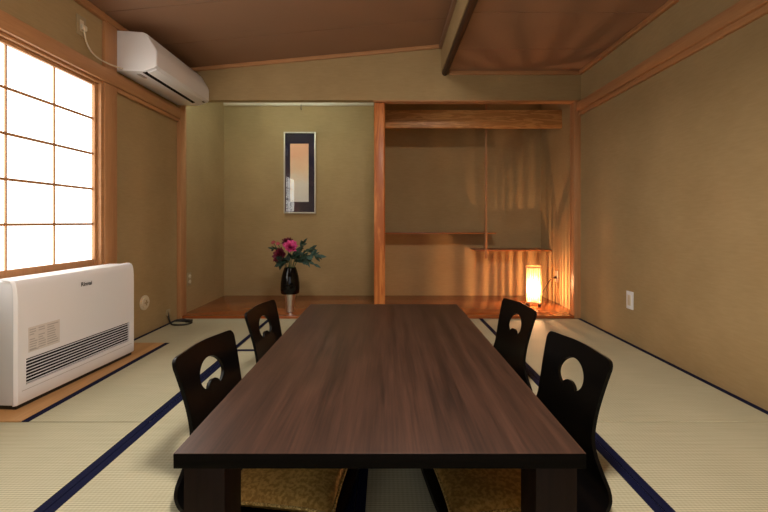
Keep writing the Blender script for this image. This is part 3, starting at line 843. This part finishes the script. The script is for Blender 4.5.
def bloom(center, R, rows, rnd, squash=0.8):
    m = MB()
    for (n, el, L, cup) in rows:
        ph = rnd.random()*6
        for k in range(n):
            a = ph+2*PI*k/n+rnd.uniform(-0.15, 0.15); e = math.radians(el+rnd.uniform(-9, 9))
            d = Vector((math.cos(a)*math.cos(e), math.sin(a)*math.cos(e), math.sin(e)))
            up = Vector((-math.cos(a)*math.sin(e), -math.sin(a)*math.sin(e), math.cos(e)))
            petal(m.bm, Vector((0, 0, 0))+d*0.05*R, d, up, R*L, R*L*0.75, cup)
    return m
def flower(name, label, cat, c, R, rows, mat, tilt, seed, group=None):
    rnd = random.Random(seed)
    base = Vector((VX+(c[0]-VX)*0.10, VY+(c[1]-VY)*0.10, RIM-0.06))
    t = thing(name, label, cat, base, group)
    c = Vector(c)
    m = bloom(c, R, rows, rnd)
    n = Vector(tilt).normalized(); q = Vector((0, 0, 1)).rotation_difference(n)
    bmesh.ops.rotate(m.bm, cent=(0, 0, 0), matrix=q.to_matrix(), verts=m.bm.verts)
    bmesh.ops.translate(m.bm, vec=c, verts=m.bm.verts)
    m.build('bloom', mat, t, smooth=80)
    pts = spl([base, base.lerp(c, 0.5)+Vector((0, 0, 0.02)), c], 5)
    MB().tube(pts, 0.0035, 6).build('stem', M['stem'], t, smooth=80)
    return t
full = [(9, 8, 1.0, 0.25), (9, 28, 0.98, 0.15), (9, 48, 0.92, 0.0), (8, 66, 0.85, -0.1), (6, 82, 0.75, -0.1)]
flower('peony_flower', 'bright magenta peony bloom at the top of the black vase', 'flower', (-0.885, 3.615, 0.622), 0.075, full, M['magenta'], (0.25, -0.8, 0.75), 1)
flower('dark_peony_flower', 'dark crimson bloom on the left of the vase, below the magenta peony', 'flower', (-0.972, 3.62, 0.545), 0.082, full, M['crimson'], (-0.5, -0.7, 0.4), 2)
flower('dark_peony_flower', 'dark crimson bloom behind the magenta peony at the very top', 'flower', (-0.925, 3.68, 0.655), 0.068, full, M['crimson'], (-0.1, -0.3, 1), 3)
flower('small_pink_blossom', 'pale pink blossom sprig reaching up at the far left of the bouquet', 'flower', (-1.050, 3.65, 0.665), 0.026, [(6, 10, 1, 0.2), (6, 45, 0.9, 0)], M['palepink'], (-0.3, -0.8, 0.6), 4, 'pale pink blossoms in the bouquet')
flower('small_pink_blossom', 'pale pink blossom right beside the magenta peony on its left', 'flower', (-1.005, 3.64, 0.655), 0.024, [(6, 10, 1, 0.2), (6, 45, 0.9, 0)], M['palepink'], (-0.1, -0.8, 0.6), 5, 'pale pink blossoms in the bouquet')
def branch(label, pts, n, L, Wd, mat, seed, tip=True):
    rnd = random.Random(seed)
    base = Vector((VX+0.01, VY, RIM-0.06))
    P = spl([base]+[Vector(p) for p in pts], 7)
    t = thing('leaf_branch', label, 'foliage', base, 'leafy branches in the bouquet')
    MB().tube(P, 0.003, 6).build('stem', M['stem'], t, smooth=80)
    m = MB(); k0 = int(len(P)*0.35)
    for i in range(n):
        f = k0+(len(P)-1-k0)*i/(n-1); k = min(int(f), len(P)-2)
        p = P[k].lerp(P[k+1], f-k); d = (P[k+1]-P[k]).normalized()
        sd = Vector((rnd.uniform(-1, 1), rnd.uniform(-1, 0.6), rnd.uniform(-0.6, 0.8)))
        sd = (sd-d*sd.dot(d)).normalized()*(1 if i % 2 else -1)
        if i == n-1: dd = d
        else: dd = (d*0.75+sd*0.8).normalized()
        nn = Vector((rnd.uniform(-0.3, 0.3), -0.8, rnd.uniform(0.2, 0.9)))
        petal(m.bm, p, dd, nn, L*rnd.uniform(0.75, 1.15), Wd*rnd.uniform(0.8, 1.2), rnd.uniform(-0.15, 0.15))
    m.build('leaves', mat, t, smooth=80)
branch('blue-green branch stretching furthest right from the black vase', [(-0.80, 3.63, 0.53), (-0.70, 3.62, 0.55), (-0.63, 3.62, 0.545)], 13, 0.09, 0.030, M['leaf2'], 11)
branch('dark leafy sprig rising at the upper right of the bouquet', [(-0.83, 3.65, 0.58), (-0.79, 3.65, 0.63), (-0.765, 3.64, 0.665)], 7, 0.06, 0.034, M['leaf'], 12)
branch('dark leafy sprig pointing right above the blue-green branch', [(-0.80, 3.66, 0.55), (-0.73, 3.66, 0.59), (-0.69, 3.65, 0.615)], 7, 0.06, 0.034, M['leaf'], 13)
branch('low blue-green leaves drooping right over the vase rim', [(-0.82, 3.62, 0.50), (-0.74, 3.60, 0.505), (-0.66, 3.60, 0.47)], 8, 0.075, 0.026, M['leaf2'], 14)
branch('dark leaves massed at the vase mouth beneath the flowers', [(-0.90, 3.61, 0.49), (-0.93, 3.59, 0.51), (-0.96, 3.58, 0.49)], 14, 0.09, 0.050, M['leaf'], 15)
branch('dark green sprig under the magenta peony in the centre of the bouquet', [(-0.87, 3.60, 0.52), (-0.85, 3.58, 0.55), (-0.82, 3.58, 0.56)], 13, 0.085, 0.046, M['leaf'], 16)
branch('dark leaves spreading right from the vase mouth under the long branch', [(-0.85, 3.62, 0.50), (-0.80, 3.60, 0.53), (-0.74, 3.60, 0.535)], 12, 0.085, 0.042, M['leaf'], 18)
branch('thin green sprig behind the pale pink blossoms at the left', [(-0.96, 3.67, 0.56), (-1.02, 3.67, 0.60), (-1.06, 3.67, 0.61)], 7, 0.05, 0.024, M['leaf'], 17)

# ------------------------------------------------------------------ slatted lamp
LX, LY, LZ = 1.490, 3.94, 0.0215
hw = 0.072; LH = 0.395; ROT = Matrix.Translation((LX, LY, 0)) @ Matrix.Rotation(math.radians(-25), 4, 'Z')
t = thing('slatted_floor_lamp', 'small glowing slatted wooden floor lamp standing in the right alcove', 'lamp', (LX, LY, LZ))
lampwood = wood('lamp_pale_wood', (200, 160, 112), (226, 188, 140), 'Z', 2, 0.5)
def lb(m, name, mat, **k):
    m.bm.transform(ROT); return m.build(name, mat, t, **k)
for sx in (-1, 1):
    for sy in (-1, 1):
        lb(MB().box(sx*0.055-0.013, sx*0.055+0.013, sy*0.055-0.013, sy*0.055+0.013, LZ, LZ+0.028, 0.002), 'foot', M['log'])
zb, zt = LZ+0.028, LZ+LH
for zz, nm in ((zb, 'bottom_frame'), (zt-0.014, 'top_frame')):
    m = MB()
    m.box(-hw, hw, -hw, -hw+0.011, zz, zz+0.014); m.box(-hw, hw, hw-0.011, hw, zz, zz+0.014)
    m.box(-hw, -hw+0.011, -hw+0.011, hw-0.011, zz, zz+0.014); m.box(hw-0.011, hw, -hw+0.011, hw-0.011, zz, zz+0.014)
    if zz == zb: m.box(-hw+0.011, hw-0.011, -0.02, 0.02, zb, zb+0.010)
    lb(m, nm, lampwood)
m = MB(); ns = 9; sw = 0.0030
for k in range(ns):
    q = -hw+0.005+(2*hw-0.010)*k/(ns-1)
    for sg in (-1, 1):
        m.box(q-sw, q+sw, sg*(hw-0.005)-0.004, sg*(hw-0.005)+0.004, zb+0.014, zt-0.014)
        if 0 < k < ns-1: m.box(sg*(hw-0.005)-0.004, sg*(hw-0.005)+0.004, q-sw, q+sw, zb+0.014, zt-0.014)
lb(m, 'lattice', lampwood)
m = MB(); e = hw-0.012
for a in ((-e, -e, e, -e), (e, -e, e, e), (e, e, -e, e), (-e, e, -e, -e)):
    v = [m.bm.verts.new((a[0], a[1], zb+0.012)), m.bm.verts.new((a[2], a[3], zb+0.012)), m.bm.verts.new((a[2], a[3], zt-0.01)), m.bm.verts.new((a[0], a[1], zt-0.01))]
    m.bm.faces.new(v)
bmesh.ops.remove_doubles(m.bm, verts=m.bm.verts, dist=1e-5)
lb(m, 'lamp_shade', M['veil'], smooth=0)
MB().tube([(LX, LY, zb+0.008), (LX, LY, zb+0.085)], 0.013, 16).build('lamp_holder', M['ivory'], t, smooth=50)
bz = 0.195; br_ = 0.0034
prof = [(0.0, bz-0.055), (0.003, bz-0.055), (0.003, bz-0.006)]+[(br_*math.sin(PI*i/10), bz-br_*math.cos(PI*i/10)) for i in range(3, 10)]+[(0.0, bz+br_)]
MB().lathe(prof[:3]+[(0.0, bz-0.006)], LX, LY, 16).build('bulb_stem', M['ivory'], t, smooth=60)
MB().lathe([(0.0, bz-br_)]+[(br_*math.sin(PI*i/10), bz-br_*math.cos(PI*i/10)) for i in range(1, 10)]+[(0.0, bz+br_)], LX, LY, 20).build('light_bulb', M['bulb'], t, smooth=80)
cp = spl([(LX+hw+0.006, LY+0.02, LZ+0.10), (LX+0.12, LY+0.03, LZ+0.16), (LX+0.18, LY+0.06, LZ+0.235), (LX+0.235, LY+0.09, 0.283), (1.756, 4.05, 0.285)])
cd = MB().tube(cp, 0.0035, 8).build('lamp_cord', M['log'], t, smooth=60)
MB().box(1.738, 1.762, 4.036, 4.064, 0.273, 0.297, 0.004).build('plug', M['log'], cd)
t = thing('wall_outlet', 'pale outlet plate on the right alcove wall holding the lamp plug', 'wall outlet', (1.77, 4.05, 0.235))
MB().box(1.763, 1.77, 4.014, 4.086, 0.235, 0.355, 0.002).build('cover_plate', M['ivory'], t)

# ------------------------------------------------------------------ world, camera, view
w = bpy.data.worlds.new('World'); S.world = w; w.use_nodes = True
w.node_tree.nodes['Background'].inputs[0].default_value = (0.55, 0.6, 0.7, 1)
w.node_tree.nodes['Background'].inputs[1].default_value = 0.5
cam = bpy.data.cameras.new('camera'); co = bpy.data.objects.new('camera', cam); C.objects.link(co)
co.location = (0, 0, 0.86); co.rotation_euler = (PI/2, 0, 0)
cam.sensor_width = 36; cam.sensor_fit = 'HORIZONTAL'; cam.lens = 391/768*36
cam.shift_x = -2/768; cam.shift_y = -34/768; cam.clip_start = 0.02
S.camera = co
S.view_settings.view_transform = 'Standard'; S.view_settings.look = 'None'
S.view_settings.exposure = 0.0; S.view_settings.gamma = 1.0; S.view_settings.use_curve_mapping = False
